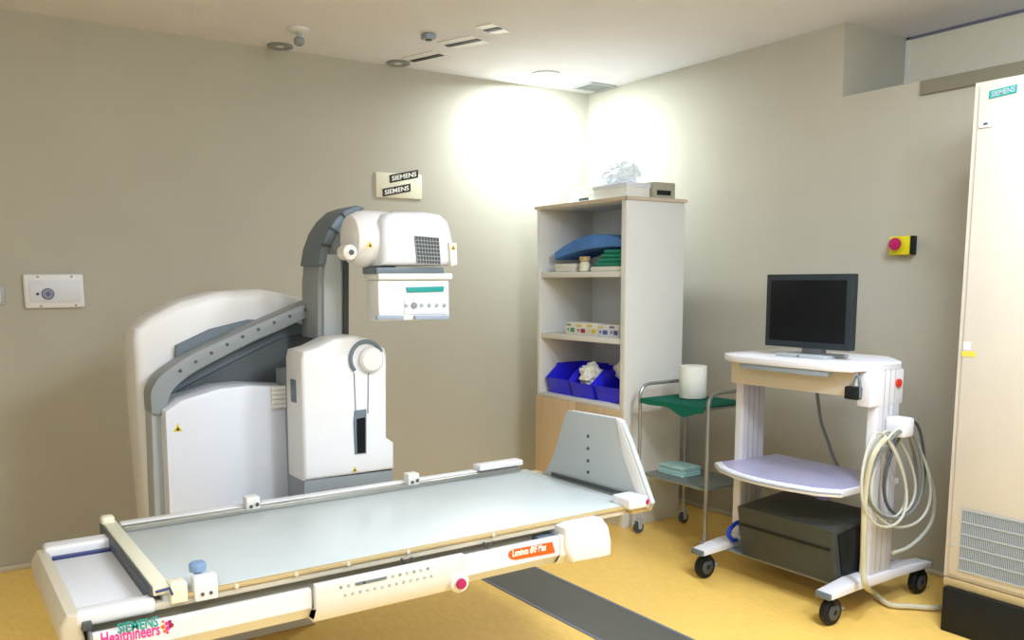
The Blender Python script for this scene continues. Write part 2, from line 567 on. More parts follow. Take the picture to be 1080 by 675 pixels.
# guide beam sweeping up to the column
YB = -1.64
upper = [(160, 436), (159, 416), (163, 405), (172, 394), (200, 375), (232, 360), (262, 346), (292, 333), (320, 321), (337, 314)]
lower = [(337, 331), (324, 335), (296, 348), (268, 360), (240, 374), (208, 391), (190, 404), (180, 416), (176, 432), (176, 440)]
q = poly(smooth([Vector((a, c, 0)) for a, c in upper], 3) and [(v.x, v.y) for v in smooth([Vector((a, c, 0)) for a, c in upper], 3)] + [(v.x, v.y) for v in smooth([Vector((a, c, 0)) for a, c in lower], 3)], YB)
g = obj('guide_beam', prism(B(), q, (0, 0.14, 0), 0.006), 'grey', st)
for k in range(9):
    s = k / 8
    px, py = 190 + s * 132, 393 - s * 64
    c = ony(px, py - 2 - 4 * math.sin(s * PI), YB)
    obj('bolt', lathe(B(), c, [(0.007, 0), (0.007, -0.004), (0, -0.005)], axis='Y', seg=10), 'dark_grey', g)
# side post under the beam's end
q = foot([(160, 560), (159, 432), (176, 438), (177, 560)], YB + 0.02)
obj('side_post', prism(B(), q, (0, 0.12, 0), 0.01), 'light_grey', st)
# bellows
b = B()
for k in range(5):
    z = ony(296, 409 + k * 4.8, YP).z
    p, r_ = ony(286, 410, YP - .01), ony(306, 410, YP - .01)
    tube(b, [(p.x, YP - .008, z), (r_.x, YP - .008, z)], 0.011, 10)
obj('bellows', b, 'warm_white', st)
# warning triangles
def triangle(px, py, y, par, s=0.02):
    c = ony(px, py, y)
    o = obj('warning_sticker', prism(B(), [c + Vector((-s, 0, -s * .8)), c + Vector((s, 0, -s * .8)), c + Vector((0, 0, s))], (0, -0.002, 0)), 'print_yellow', par)
    k = s * .45
    c = c + Vector((0, -0.002, -.002))
    obj('symbol', prism(B(), [c + Vector((-k, 0, -k)), c + Vector((k, 0, -k)), c + Vector((0, 0, k))], (0, -0.001, 0)), 'label_black', o)


triangle(187.5, 451.5, YP, st, 0.019)

# column
YC = -1.78
q = poly([(335, 357), (335, 300), (337, 276), (343, 254), (353, 235), (364, 224), (378, 218), (386, 223), (376, 238), (369, 262), (369, 352), (366, 357)], YC)
col = obj('column', prism(B(), q, (0, 0.2, 0), 0.012, 2), 'grey', st)
q = poly([(340, 356), (340, 290), (343, 268), (357, 268), (359, 290), (359, 356)], YC)
obj('front_rail', prism(B(), q, (0, -0.02, 0), 0.005), 'light_grey', col)
q = poly([(362, 354), (362, 262), (367, 262), (367, 354)], YC)
obj('groove', prism(B(), q, (0, -0.008, 0)), 'dark_grey', col)
# dark segmented cable chain on the outside of the curve
q = poly([(336, 280), (339, 262), (345, 245), (354, 231), (365, 221), (377, 216.5), (386, 219), (374, 227), (363, 236), (354, 248), (348, 262), (345, 280)], YC - 0.02)
chain = obj('cable_chain', prism(B(), q, (0, 0.23, 0), 0.01), 'slate', st)
for (a, c, d, e) in ((339, 258, 349, 260), (347, 239, 357, 246), (360, 224, 367, 233)):
    P, Q = ony(a, c, YC - .022), ony(d, e, YC - .022)
    obj('link_gap', tube(B(), [P, Q], 0.006, 6), 'dark_grey', chain)

# tube head
YH = -2.15
pa, pb = ony(366, 253, YH + .12), ony(410, 253, YH + .12)
rad = abs(ony(384, 222, YH + .12).z - ony(384, 283, YH + .12).z) / 2
cz = (ony(384, 222, YH + .12).z + ony(384, 283, YH + .12).z) / 2
hd = obj('tube_barrel', lathe(B(), (0, YH + .12, cz), [(rad * .55, pa.x), (rad * .82, pa.x + .012), (rad * .97, pa.x + .05), (rad, pa.x + .09), (rad, pb.x - .01), (rad * .97, pb.x)], axis='X', seg=40), 'white', st)
P = ony(371, 266, YH)
obj('dial', lathe(B(), (P.x, YH + .018, P.z), [(0.03, 0.06), (0.03, -.004), (0.02, -.012), (0, -.014)], axis='Y'), 'warm_white', hd)
obj('dial_mark', lathe(B(), (P.x, YH + .004, P.z), [(0.011, 0.0), (0.011, -.004), (0, -.005)], axis='Y', seg=12), 'dark_grey', hd)
triangle(390, 258, YH - 0.012, hd, 0.014)
b = B()
lathe(b, (pb.x + .004, YH + .12, cz), [(rad * 1.0, -.006), (rad * 1.015, 0), (rad * 1.0, .006)], axis='X', seg=40)
obj('seam_ring', b, 'light_grey', hd)
q = poly([(404, 280), (404, 232), (410, 225), (420, 223), (452, 223), (466, 226), (474, 233), (478, 246), (481, 262), (481, 280)], YH - .03)
th = obj('tube_housing', prism(B(), q, (0, 0.3, 0), 0.03, 3), 'cool_white', st)
q = poly([(437, 249), (462, 251), (464, 279), (440, 278)], YH - .03)
vg = obj('vent_grille', prism(B(), q, (0, -0.004, 0)), 'dark_grey', th)
b = B()
for k in range(8):
    s = k / 7
    P = q[0].lerp(q[3], s) + Vector((0, -.006, 0))
    Q = q[1].lerp(q[2], s) + Vector((0, -.006, 0))
    tube(b, [P, Q], 0.0016, 4)
for k in range(9):
    s = k / 8
    P = q[0].lerp(q[1], s) + Vector((0, -.006, 0))
    Q = q[3].lerp(q[2], s) + Vector((0, -.006, 0))
    tube(b, [P, Q], 0.0013, 4)
obj('mesh', b, 'light_grey', vg)
q = poly([(474, 256), (482, 256), (483, 279), (476, 281)], YH - .045)
obj('end_knob', prism(B(), q, (0, 0.05, 0), 0.006), 'warm_white', th)
triangle(478, 261, YH - .047, th, 0.012)
# collimator
xa, xb = ony(398, 310, YH).x, ony(474, 310, YH).x
zt, zm, zb_ = ony(430, 282, YH).z, ony(430, 292, YH).z, ony(430, 338, YH).z
obj('mounting_plate', box(B(), xa - .005, xb - .03, YH - .01, YH + .13, zm + .012, zt, 0.004), 'slate', st)
obj('collimator_collar', box(B(), xa, xb + .01, YH - .015, YH + .13, zm - .012, zm + .014, 0.006), 'warm_white', st)
co = obj('collimator', box(B(), xa + .004, xb, YH, YH + .12, zb_, zm - .012, 0.008), 'white', st)
q = poly([(428, 303), (468, 302), (467, 307.5), (429, 308.5)], YH)
obj('display_strip', prism(B(), q, (0, -0.006, 0), 0.001), 'teal', co)
q = poly([(426, 312.5), (471, 312), (471, 331), (426, 331.5)], YH)
pn = obj('control_panel', prism(B(), q, (0, -0.004, 0), 0.001), 'cool_white', co)
for k in range(6):
    P = ony(428.5 + k * 8, 322.3 - .1 * k, YH - .004)
    r_ = 0.014 if k == 1 else 0.0075
    obj('knob', lathe(B(), P, [(r_, 0), (r_ * .9, -.008), (0, -.009)], axis='Y', seg=14), 'light_grey' if k != 1 else 'grey', pn)
for (a, c) in ((396, 424), (436, 472)):
    q = poly([(a, 333), (c, 333), (c, 337), (a, 337)], YH)
    obj('accessory_rail', prism(B(), q, (0, -0.018, 0), 0.003), 'blue_grey', co)

# white detector tower in front, on a grey foot that is bolted to the panel
YT = -1.97
q = poly([(321, 508), (318, 380), (320, 371), (334, 367), (354, 357), (376, 354), (394, 359), (407, 368), (408.5, 376), (408.5, 462), (416, 467), (416.5, 495)], YT)
tw = obj('detector_tower', prism(B(), q, (0, 0.2, 0), 0.018, 3), 'white', st)
q = poly([(321, 507), (415, 496), (415, 530), (321, 545)], YT + .01)
obj('tower_foot', prism(B(), q, (0, 0.2, 0), 0.006), 'grey', st)
obj('tower_mount', box(B(), -3.1, -2.86, YT + .2, YP + .1, 0.62, 1.2), 'grey', st)
P = ony(386, 378, YT)
b = B()
tube(b, [(P.x + .074 * math.cos(a), YT - .006, P.z + .074 * math.sin(a)) for a in [math.radians(d) for d in range(20, 230, 10)]], 0.009, 8)
obj('hub_ring', b, 'slate', tw)
P2 = ony(390, 379, YT)
obj('hub', lathe(B(), (P2.x, YT, P2.z), [(0.055, 0), (0.055, -.02), (0.045, -.032), (0.0, -.036)], axis='Y'), 'warm_white', tw)
for (a, c, d, e) in ((373.5, 393, 375, 433), (388.5, 393, 388, 436)):
    obj('groove', tube(B(), [ony(a, c, YT - .001), ony(d, e, YT - .001)], 0.003, 6), 'grey', tw)
q = poly([(372.5, 445), (373.5, 433), (386, 431.5), (386, 478), (374, 479)], YT)
sl = obj('slot_frame', prism(B(), q, (0, -0.006, 0), 0.002), 'slate', tw)
q = poly([(376, 442), (385, 440), (385, 477), (377, 478)], YT - .006)
obj('slot', prism(B(), q, (0, -0.003, 0)), 'screen', sl)
P = ony(318.8, 412, YT)
zz0, zz1 = ony(312, 424, YT + .1).z, ony(312, 400, YT + .1).z
obj('grip_recess', box(B(), P.x - .004, P.x + .004, YT + .07, YT + .13, zz0, zz1, 0.001), 'slate', tw)
triangle(374, 495, YT, tw, 0.013)
# carriage that joins table and stand, hidden under the table
obj('carriage', box(B(), -3.45, -2.95, -2.16, YP, 0.40, 0.555, 0.01), 'grey', st)

# ------------------------------------------------------------------ patient table
tb = thing('patient_table', 'long white X-ray patient table with grey top, footplate and control panel', 'x-ray table', (-3.1, -2.5, 0.4))
XL, XR, YF, YK, ZT = -4.15, -2.09, -2.905, -2.125, 0.70
obj('base_frame', box(B(), XL + .05, XR - .12, YF + .04, YK - .05, 0.56, 0.672, 0.006), 'frame_grey', tb)
obj('under_rail', box(B(), -4.1, -2.15, YF + .004, YF + .05, 0.662, 0.682, 0.003), 'beige', tb)
# left end: pale tray with lips
obj('end_pad', box(B(), XL + .03, -3.86, YF + .06, -2.28, 0.66, 0.678, 0.004), 'pad', tb)
obj('front_lip', box(B(), XL + .02, -3.92, YF, YF + .06, 0.655, 0.70, 0.014, 3), 'white', tb)
fl = obj('back_lip', box(B(), XL + .02, -3.92, -2.25, -2.17, 0.655, 0.715, 0.012, 3), 'white', tb)
obj('seam_line', box(B(), XL + .04, -3.9, -2.272, -2.25, 0.67, 0.684), 'blue_line', fl)
pr = [(XL + .03, YF, 0.70), (XL + .002, YF + .01, 0.697), (XL - .016, YF + .02, 0.66), (XL - .016, YF + .02, 0.61), (XL, YF + .02, 0.58), (XL + .05, YF, 0.58)]
b = B()
prism(b, pr, (0, -2.19 - YF, 0), 0.012, 3)
obj('end_cap', b, 'beige', tb)
obj('corner_bracket', box(B(), -4.115, -4.09, YF - .014, YF + .01, 0.65, 0.675, 0.004), 'dark_grey', tb)
# raised top
top = obj('tabletop', box(B(), -3.9, XR, YF + .012, YK, 0.678, ZT, 0.004), 'table_top', tb)
ed = obj('edge_strip', box(B(), -3.88, XR + .02, YF - .004, YF + .014, 0.684, 0.698, 0.003), 'gold', tb)
for px, py in ((249, 614), (312, 600), (367, 589), (430, 577), (520, 560)):
    P = ony(px, py, YF - .004)
    obj('screw', lathe(B(), (P.x, YF - .004, 0.691), [(0.008, 0.002), (0.007, -.006), (0, -.007)], axis='Y', seg=10), 'beige', ed)
cb = obj('cross_bar', box(B(), -3.925, -3.878, YF + .015, -2.06, 0.70, 0.73, 0.005), 'cream_bar', tb)
obj('bar_side', box(B(), -3.934, -3.925, YF + .02, -2.07, 0.672, 0.727, 0.002), 'dark_grey', cb)
obj('bar_end', box(B(), -3.93, -3.885, -2.1, -2.05, 0.70, 0.752, 0.01, 3), 'cream_bar', cb)
br = obj('back_rail', box(B(), -3.87, -2.14, YK - .03, YK, 0.70, 0.722, 0.004), 'steel', tb)
obj('rail_ledge', box(B(), -3.87, -2.14, YK, YK + .05, 0.69, 0.726, 0.006), 'white', br)
for px in (264.5, 432.5):
    P = onz(px, 541 if px < 300 else 516, 0.72)
    x = ony(px, 540 if px < 300 else 512, YK).x
    cl = obj('rail_clamp', box(B(), x - .027, x + .027, YK - .04, YK + .01, 0.715, 0.765, 0.006), 'warm_white', tb)
    obj('clamp_screw', lathe(B(), (x + .013, YK - .04, .735), [(0.005, 0), (0.008, -.006), (0, -.007)], axis='Y', seg=12), 'dark_grey', cl)
    obj('clamp_screw', lathe(B(), (x - .011, YK - .04, .73), [(0.005, 0), (0.007, -.006), (0, -.007)], axis='Y', seg=12), 'dark_grey', cl)
P = onz(552, 505, .7)
ar = obj('arm_block', box(B(), -2.36, -2.12, YK - .02, YK + .045, 0.726, 0.752, 0.006), 'white', tb)
# front accessories near the left end
P = ony(188, 622, YF)
obj('latch_block', box(B(), P.x - .024, P.x + .024, YF - .012, YF + .05, 0.675, 0.735, 0.006), 'cream_bar', tb)
P = ony(216, 612, YF)
cl = obj('rail_clamp', box(B(), P.x - .034, P.x + .034, YF - .014, YF + .03, 0.668, 0.742, 0.006), 'white', tb)
P2 = ony(209, 593, YF + .03)
obj('clamp_knob', lathe(B(), (P2.x, YF + .04, .73), [(0.012, 0), (0.012, .012), (0.024, .016), (0.025, .036), (0.019, .042), (0.0, .044)]), 'knob_blue', cl)
for dx in (-.012, .012):
    obj('clamp_screw', lathe(B(), (P.x + dx, YF - .014, .69), [(0.005, 0), (0.005, -.004), (0, -.005)], axis='Y', seg=10), 'dark_grey', cl)
A, C = ony(164, 624.5, YF - .01), ony(179, 620.5, YF - .01)
obj('blue_pin', tube(B(), [A, C, C + Vector((0.006, 0, -.02))], 0.0045, 8), 'blue_line', tb)

# front apron with control console
YA = -2.95


def section(xa, xb, y, zt, zf, zb, back=-2.82, bev=0.003):
    pts = [(xa, y + .022, zt), (xa, y + .006, zt), (xa, y, zt - .006), (xa, y, zf), (xa, y + .035, zb), (xa, back, zb), (xa, back, zb + .012), (xa, y + .03, zb + .014)]
    return prism(B(), pts, (xb - xa, 0, 0), bev)


a1 = obj('front_apron', section(-4.095, -3.478, YA, 0.648, 0.588, 0.545), 'white', tb)
obj('apron_end_seam', box(B(), -4.101, -4.094, YA + .002, -2.83, 0.55, 0.646), 'grey', a1)
a2 = obj('control_console', section(-3.474, -2.94, YA - .022, 0.664, 0.585, 0.535), 'white', tb)
a3 = obj('front_apron', section(-2.938, -2.49, YA, 0.648, 0.578, 0.54), 'cool_white', tb)
obj('neck', section(-2.52, -2.478, YA - .006, 0.652, 0.575, 0.533), 'warm_white', a3)
q = poly([(605, 594.5), (597, 580), (597, 558), (605, 554), (637, 547.5), (643, 556), (646, 572), (645.5, 586), (640, 588.5)], YA - .02)
obj('end_housing', prism(B(), q, (0, 0.2, 0), 0.014, 3), 'white', tb)
# console details
yc_ = YA - .022
q = [ony(376, 617.5, yc_), ony(406, 611, yc_), ony(406.5, 608, yc_), ony(376, 614.3, yc_)]
obj('display', prism(B(), q, (0, -0.003, 0)), 'slate', a2)
for i in range(26):
    s = i / 25
    for row in range(2):
        if 0.24 < s < 0.48 and row == 0:
            continue
        x = ony(354 + s * 94, 0, yc_).x if False else -3.392 + s * 0.32
        z = 0.642 - row * 0.028
        if (i + row) % 2 == 0:
            obj('button', box(B(), x - .005, x + .005, yc_ - .003, yc_, z - .005, z + .005, 0.002), 'light_grey' if (i % 4) else 'grey', a2)
P = ony(486, 616, YA - .03)
pod = obj('stop_pod', lathe(B(), (P.x, YA - .005, P.z + .004), [(0.036, 0.04), (0.036, -.02), (0.03, -.028), (0, -.03)], axis='Y'), 'warm_white', tb)
obj('stop_button', lathe(B(), (P.x - .006, YA - .035, P.z + .006), [(0.012, .006), (0.013, -.004), (0.019, -.007), (0.017, -.015), (0, -.018)], axis='Y'), 'plum', pod)
# orange label
q = poly([(536, 586), (536.3, 583), (538, 580.8), (541, 579.4), (582, 571.5), (585, 582.5), (543, 590.2), (538, 589)], YA)
lb = obj('orange_label', prism(B(), q, (0, -0.003, 0), 0.0), 'orange', a3)
P, Q = ony(540.5, 587.5, YA - .003), ony(576, 580.3, YA - .003)
text('lettering', 'Luminos dRF Max', 'label_white', lb, P, (Q - P), (0, 0, 1), (Q - P).length, 0.026)
# maker's name on the apron
P, Q = ony(124, 668.5, YA), ony(167, 660.5, YA)
text('name_lettering', 'SIEMENS', 'logo_teal', a1, P, Q - P, (0, 0, 1), (Q - P).length, 0.03)
P, Q = ony(107, 681, YA), ony(169, 669.5, YA)
text('script_lettering', 'Healthineers', 'magenta', a1, P, Q - P, (0, 0, 1), (Q - P).length, 0.036)
for (px, py, r_, mm) in ((172, 661, .006, 'dot_orange'), (176, 657.5, .006, 'magenta'), (177, 662.5, .0065, 'magenta'), (174, 665.5, .005, 'dot_orange'), (180.5, 659.5, .007, 'dot_plum'), (179, 655.5, .005, 'dot_plum'), (172, 655.5, .004, 'dot_orange'), (176.5, 667, .004, 'magenta')):
    c = ony(px, py, YA)
    obj('logo_dot', lathe(B(), c, [(r_, 0), (r_, -.0015)], axis='Y', seg=12), mm, a1)
# brackets under the right part
for px, w in ((580, .035), (592, .02)):
    P = ony(px, 571 if px < 590 else 569, YA + .02)
    obj('under_bracket', box(B(), P.x - w, P.x + w, YA + .02, YA + .1, P.z - .018, P.z + .014, 0.006), 'slate', tb)
for px, py in ((427, 590), (513, 573)):
    P = ony(px, py, YF)
    obj('cable_clip', tube(B(), [(P.x - .02, YF - .012, P.z + .01), (P.x - .006, YF - .016, P.z - .012), (P.x + .012, YF - .016, P.z + .006), (P.x + .022, YF - .012, P.z + .004)], 0.004, 6), 'dark_grey', tb)
# footplate at the far end
XP = -2.075
fp = [(570, 499), (577, 493), (583, 480), (597, 433.5), (602, 433), (650, 441), (656, 446), (664, 466), (687, 531), (683, 537), (640, 533)]
q = [onx(a, c, XP) for a, c in fp]
q[0].z = q[-1].z = 0.69
ft = obj('footplate', prism(B(), q, (0.024, 0, 0), 0.005), 'footplate', tb)
A, C = onx(582, 501.5, XP - .004), onx(661, 524, XP - .004)
obj('slot', prism(B(), [A, C, C + Vector((0, 0, .016)), A + Vector((0, 0, .016))], (-0.004, 0, 0)), 'dark_grey', ft)
for py in (460, 473, 486, 498):
    c = onx(620.5, py, XP)
    obj('screw', lathe(B(), c, [(0.007, 0), (0.007, -.004), (0, -.005)], axis='X', seg=12), 'dark_grey', ft)
q = [onx(a, c, XP - .002) for a, c in ((649, 441), (654, 444), (662, 466), (685, 531), (683, 536), (675, 532), (656, 480))]
obj('white_edge', prism(B(), q, (0.028, 0, 0), 0.004), 'white', ft)
bk = obj('end_bracket', box(B(), -2.17, -2.05, YF - .04, YF + .07, 0.688, 0.735, 0.01, 3), 'white', tb)
P = ony(649, 542, YF - .04)
obj('lock_button', lathe(B(), (-2.075, YF - .04, .712), [(0.012, 0), (0.011, -.006), (0, -.008)], axis='Y', seg=14), 'plum', bk)
obj('end_rail', box(B(), -2.14, -2.03, YF - .02, YK, 0.664, 0.69, 0.006), 'gold', tb)
# carriage joint
obj('carriage_joint', box(B(), -3.45, -2.95, YF + .15, -2.162, 0.50, 0.562, 0.004), 'grey', tb)

# ------------------------------------------------------------------ tall open cabinet in the corner
X0, X1, Y0, Y1, ZC = -0.78, -0.28, -1.335, -0.40, 2.07
cbn = thing('storage_cabinet', 'tall white storage cabinet with open shelves above beech doors in the corner', 'cabinet', (X0 / 2 + X1 / 2, (Y0 + Y1) / 2, 0))
obj('side_panel', box(B(), X0, X1, Y0, Y0 + .045, 0, ZC, 0.003), 'cab_white', cbn)
obj('side_panel', box(B(), X0, X1, Y1 - .03, Y1, 0, ZC, 0.003), 'cab_white', cbn)
obj('back_panel', box(B(), X1 - .02, X1, Y0 + .045, Y1 - .03, 0.05, ZC), 'cab_in', cbn)
tp = obj('top_panel', box(B(), X0 - .01, X1 + .005, Y0 - .01, Y1 + .01, ZC, ZC + .02, 0.003), 'cab_white', cbn)
b = B()
box(b, X0 - .014, X0 - .01, Y0 - .014, Y1 + .01, ZC, ZC + .02)
box(b, X0 - .014, X1 + .005, Y0 - .014, Y0 - .01, ZC, ZC + .02)
obj('edge_strip', b, 'edge', tp)
ZS = (0.79, 1.215, 1.638)
for z in ZS[1:]:
    obj('shelf', box(B(), X0 + .012, X1 - .02, Y0 + .045, Y1 - .03, z - .036, z, 0.002), 'cab_white', cbn)
obj('middle_panel', box(B(), X0, X1 - .02, Y0 + .045, Y1 - .03, ZS[0] - .025, ZS[0], 0.002), 'cab_white', cbn)
ymid = (Y0 + Y1) / 2
for (ya, yb_) in ((Y0 + .006, ymid - .002), (ymid + .002, Y1 - .006)):
    d = obj('door', box(B(), X0 - .02, X0 - .002, ya, yb_, 0.08, ZS[0] - .022, 0.002), 'wood', cbn)
    yh = yb_ - .05 if ya < ymid - .1 else ya + .05
    obj('handle', tube(B(), smooth([(X0 - .02, yh, .5), (X0 - .045, yh, .51), (X0 - .045, yh, .6), (X0 - .02, yh, .61)], 4), 0.005, 8), 'steel', d)
obj('plinth', box(B(), X0 + .02, X1 - .02, Y0 + .045, Y1 - .03, 0, 0.075), 'cab_white', cbn)


def shelf_box(name, y0, y1, x0, x1, z0, h, m, label, cat, group=None, bev=0.004):
    t = thing(name, label, cat, ((x0 + x1) / 2, (y0 + y1) / 2, z0), group)
    obj('body', box(B(), x0, x1, y0, y1, z0, z0 + h, bev), m, t)
    return t


# top shelf: folded blue drape, green cloths, white box, small bottle
z = ZS[2] + .001
def slab(xa, xb, prof, m, name):
    """prof: closed (y, z) outline, soft fabric"""
    b = B()
    prism(b, [(xa, y, zz) for y, zz in prof], (xb - xa, 0, 0), 0.012, 2)
    return b


gy0 = Y0 + .05
prof = []
n = 10
ys0, ys1 = -0.53, gy0
for k in range(n + 1):
    s = k / n
    prof.append((ys0 + (ys1 - ys0) * s, z + .09 + .15 * math.sin(PI * (0.08 + 0.72 * s)) ** 0.9))
for k in range(n + 1):
    s = 1 - k / n
    prof.append((ys0 + (ys1 - ys0) * s, z + .085 + .062 * s + .03 * math.sin(PI * s)))
o = obj('folded_drape', slab(X0 + .05, X0 + .36, prof, 'drape_blue', ''), 'drape_blue')
tag(o, 'folded blue cloth drape arched over the other things on the top shelf', 'cloth')
t = thing('cloth_stack', 'stack of folded green surgical cloths on the top shelf under the blue drape', 'cloth stack', (X0 + .2, gy0 + .17, z))
for k in range(4):
    obj('folded_cloth', box(B(), X0 + .03 + .006 * k, X0 + .38, gy0 + .004, gy0 + .30 - .025 * k, z + .03 + .027 * k, z + .03 + .027 * k + .026, 0.012, 3), 'green', t)
obj('white_liner', box(B(), X0 + .025, X0 + .38, gy0 + .004, gy0 + .33, z, z + .03, 0.008), 'paper', t)
t = shelf_box('carton', -0.775, -0.56, X0 + .04, X0 + .2, z, .05, 'carton', 'low white carton at the left end of the top cabinet shelf', 'box')
obj('lid', box(B(), X0 + .036, X0 + .204, -0.779, -0.556, z + .034, z + .054, 0.004), 'paper', t)
t = thing('spray_bottle', 'small cream bottle standing under the blue drape on the top shelf', 'bottle', (X0 + .06, -0.86, z))
obj('body', lathe(B(), (X0 + .06, -.86, z), [(0.03, 0), (0.036, .004), (0.036, .05), (0.026, .066), (0.018, .07)]), 'cream_bar', t)
obj('cap', lathe(B(), (X0 + .06, -.86, z), [(0.03, .068), (0.036, .072), (0.036, .098), (0.0, .1)]), 'gold', t)

# middle shelf: a row of small cartons
z = ZS[1] + .001
cols = ['print_green', 'print_red', 'print_yellow', 'print_violet', 'print_violet']
labs = ['small white carton with green print, leftmost in the middle shelf row', 'small white carton with crimson spots, second from left on the middle shelf',
        'small white carton with pale yellow print, centre of the middle shelf row', 'small white carton with violet panel, fourth from left on the middle shelf', 'small grey-violet carton at the right end of the middle shelf row']
yy = -0.665
ws = [.11, .115, .115, .115, .1]
for k in range(5):
    t = thing('medicine_carton', labs[k], 'box', (X0 + .12, yy - ws[k] / 2, z), 'cartons on the middle shelf')
    h = .082 - .004 * (k % 2)
    obj('body', box(B(), X0 + .05, X0 + .2, yy - ws[k] + .003, yy, z, z + h, 0.002), 'carton' if k < 3 else 'cool_white', t)
    xf = X0 + .05
    obj('print_panel', box(B(), xf - .001, xf, yy - ws[k] * .9, yy - ws[k] * .5, z + h * .2, z + h * .55), cols[k], t)
    obj('print_line', box(B(), xf - .001, xf, yy - ws[k] * .55, yy - ws[k] * .1, z + h * .72, z + h * .86), 'print_yellow' if k in (1, 2, 3) else cols[k], t)
    obj('print_dot', lathe(B(), (xf, yy - ws[k] * .28, z + h * .4), [(0.009, 0), (0.009, -.001)], axis='X', seg=12), cols[k], t)
    yy -= ws[k]

# bottom open shelf: blue bins with things in them
z = ZS[0] + .001


def bin_(y0, y1, x0, x1, h, label):
    t = thing('storage_bin', label, 'bin', ((x0 + x1) / 2, (y0 + y1) / 2, z), 'blue bins in the cabinet')
    th_ = .008
    obj('floor_plate', box(B(), x0, x1, y0, y1, z, z + th_), 'royal', t)
    obj('front_wall', prism(B(), [(x0, y0, z), (x0, y1, z), (x0 - .035, y1, z + h * .55), (x0 - .035, y0, z + h * .55)], (th_, 0, 0), 0.002), 'royal', t)
    for y in (y0, y1 - th_):
        obj('side_wall', prism(B(), [(x0, y, z), (x1, y, z), (x1, y, z + h), (x0 + .07, y, z + h), (x0 - .035, y, z + h * .55)], (0, th_, 0), 0.002), 'royal', t)
    obj('back_wall', box(B(), x1 - th_, x1, y0, y1, z, z + h), 'royal', t)
    obj('rim', tube(B(), [(x0 + .07, y0, z + h), (x1, y0, z + h), (x1, y1, z + h), (x0 + .07, y1, z + h)], 0.007, 6), 'royal', t)
    return t


bin_(-0.733, -0.47, X0 + .06, X0 + .38, .2, 'blue plastic bin at the left end of the lower open shelf')
bin_(-0.985, -0.752, X0 + .05, X0 + .38, .19, 'blue plastic bin holding crumpled white paper, in the middle of the lower shelf')
bin_(-1.262, -1.004, X0 + .06, X0 + .38, .185, 'blue plastic bin at the right end of the lower open shelf')
o = obj('crumpled_paper', blob(B(), (X0 + .12, -0.865, z + .15), (.075, .075, .08), .4, 4, sub=4), 'paper', ang=15)
tag(o, 'crumpled white paper lying in the middle blue bin', 'paper')
o = obj('white_pouch', blob(B(), (X0 + .2, -1.13, z + .2), (.05, .11, .075), .3, 9, sub=3), 'carton', ang=20)
tag(o, 'pale translucent pouch sticking out of the right blue bin', 'pouch')
o = obj('teal_pack', prism(B(), [(X0 + .1, -1.235, z + .02), (X0 + .1, -1.175, z + .02), (X0 + .1, -1.18, z + .25), (X0 + .1, -1.24, z + .24)], (.05, 0, 0), .006), 'pale_teal')
tag(o, 'pale teal packet upright in the right blue bin against the cabinet side', 'packet')

# on top of the cabinet
z = ZC + .021
t = shelf_box('carton', -0.90, -0.60, X0 + .12, X0 + .36, z, .10, 'carton', 'white flat carton at the left on top of the cabinet', 'box')
obj('lid', box(B(), X0 + .114, X0 + .366, -0.906, -0.594, z + .07, z + .105, .004), 'paper', t)
obj('slot', box(B(), X0 + .118, X0 + .12, -0.82, -0.72, z + .02, z + .036), 'dark_grey', t)
P0x = ony(688, 205, -1.31).x
t = shelf_box('carton', -1.30, -0.98, X0 + .03, P0x - .012, z, .085, 'carton', 'white carton under the clear bag on top of the cabinet', 'box')
obj('flap', box(B(), X0 + .026, P0x - .008, -1.304, -0.976, z + .06, z + .09, .004), 'cool_white', t)
o = obj('plastic_bag', blob(B(), (X0 + .15, -1.1, z + .15), (.09, .14, .075), .35, 5, flat=z + .092, sub=4), 'plastic_bag', ang=20)
tag(o, 'clear bluish plastic bag lying on the white cartons above the cabinet', 'plastic bag')
t = thing('dispenser_box', 'grey-olive box with a dark opening at the right on top of the cabinet', 'box', (-.37, -1.26, z))
P0, P1 = ony(688, 205, -1.31), ony(711, 205, -1.31)
obj('body', box(B(), P0.x, min(P1.x, X1 - .003), -1.32, -1.2, z, z + .1, .005), 'carton_grey', t)
obj('opening', box(B(), P0.x + .03, P1.x - .04, -1.322, -1.32, z + .02, z + .05), 'black', t)

# ------------------------------------------------------------------ steel trolley
tx0, tx1, ty0, ty1 = -0.765, -0.37, -2.03, -1.467
tr = thing('instrument_trolley', 'tubular steel two-tier trolley between the cabinet and the monitor cart', 'trolley', ((tx0 + tx1) / 2, (ty0 + ty1) / 2, 0))
for y in (ty1, ty0):
    arch = [(tx0, y, .1), (tx0, y, .86)] + [(tx0 + .07 - .07 * math.cos(a), y, .875 + .07 * math.sin(a)) for a in (0, .4, .8, 1.2, PI / 2)] + \
           [(tx1 - .07 + .07 * math.sin(a), y, .875 + .07 * math.cos(a)) for a in (0, .4, .8, 1.2, PI / 2)] + [(tx1, y, .86), (tx1, y, .1)]
    obj('end_frame', tube(B(), arch, 0.011, 10), 'chrome', tr)
for x in (tx0, tx1):
    obj('tray_rail', tube(B(), [(x, ty0, .845), (x, ty1, .845)], 0.007, 8), 'chrome', tr)
obj('top_tray', box(B(), tx0 + .01, tx1 - .01, ty0 + .01, ty1 - .01, .845, .857, .003), 'shelf_steel', tr)
obj('lower_shelf', box(B(), tx0 + .01, tx1 - .01, ty0 + .01, ty1 - .01, .375, .39, .004), 'shelf_steel', tr)


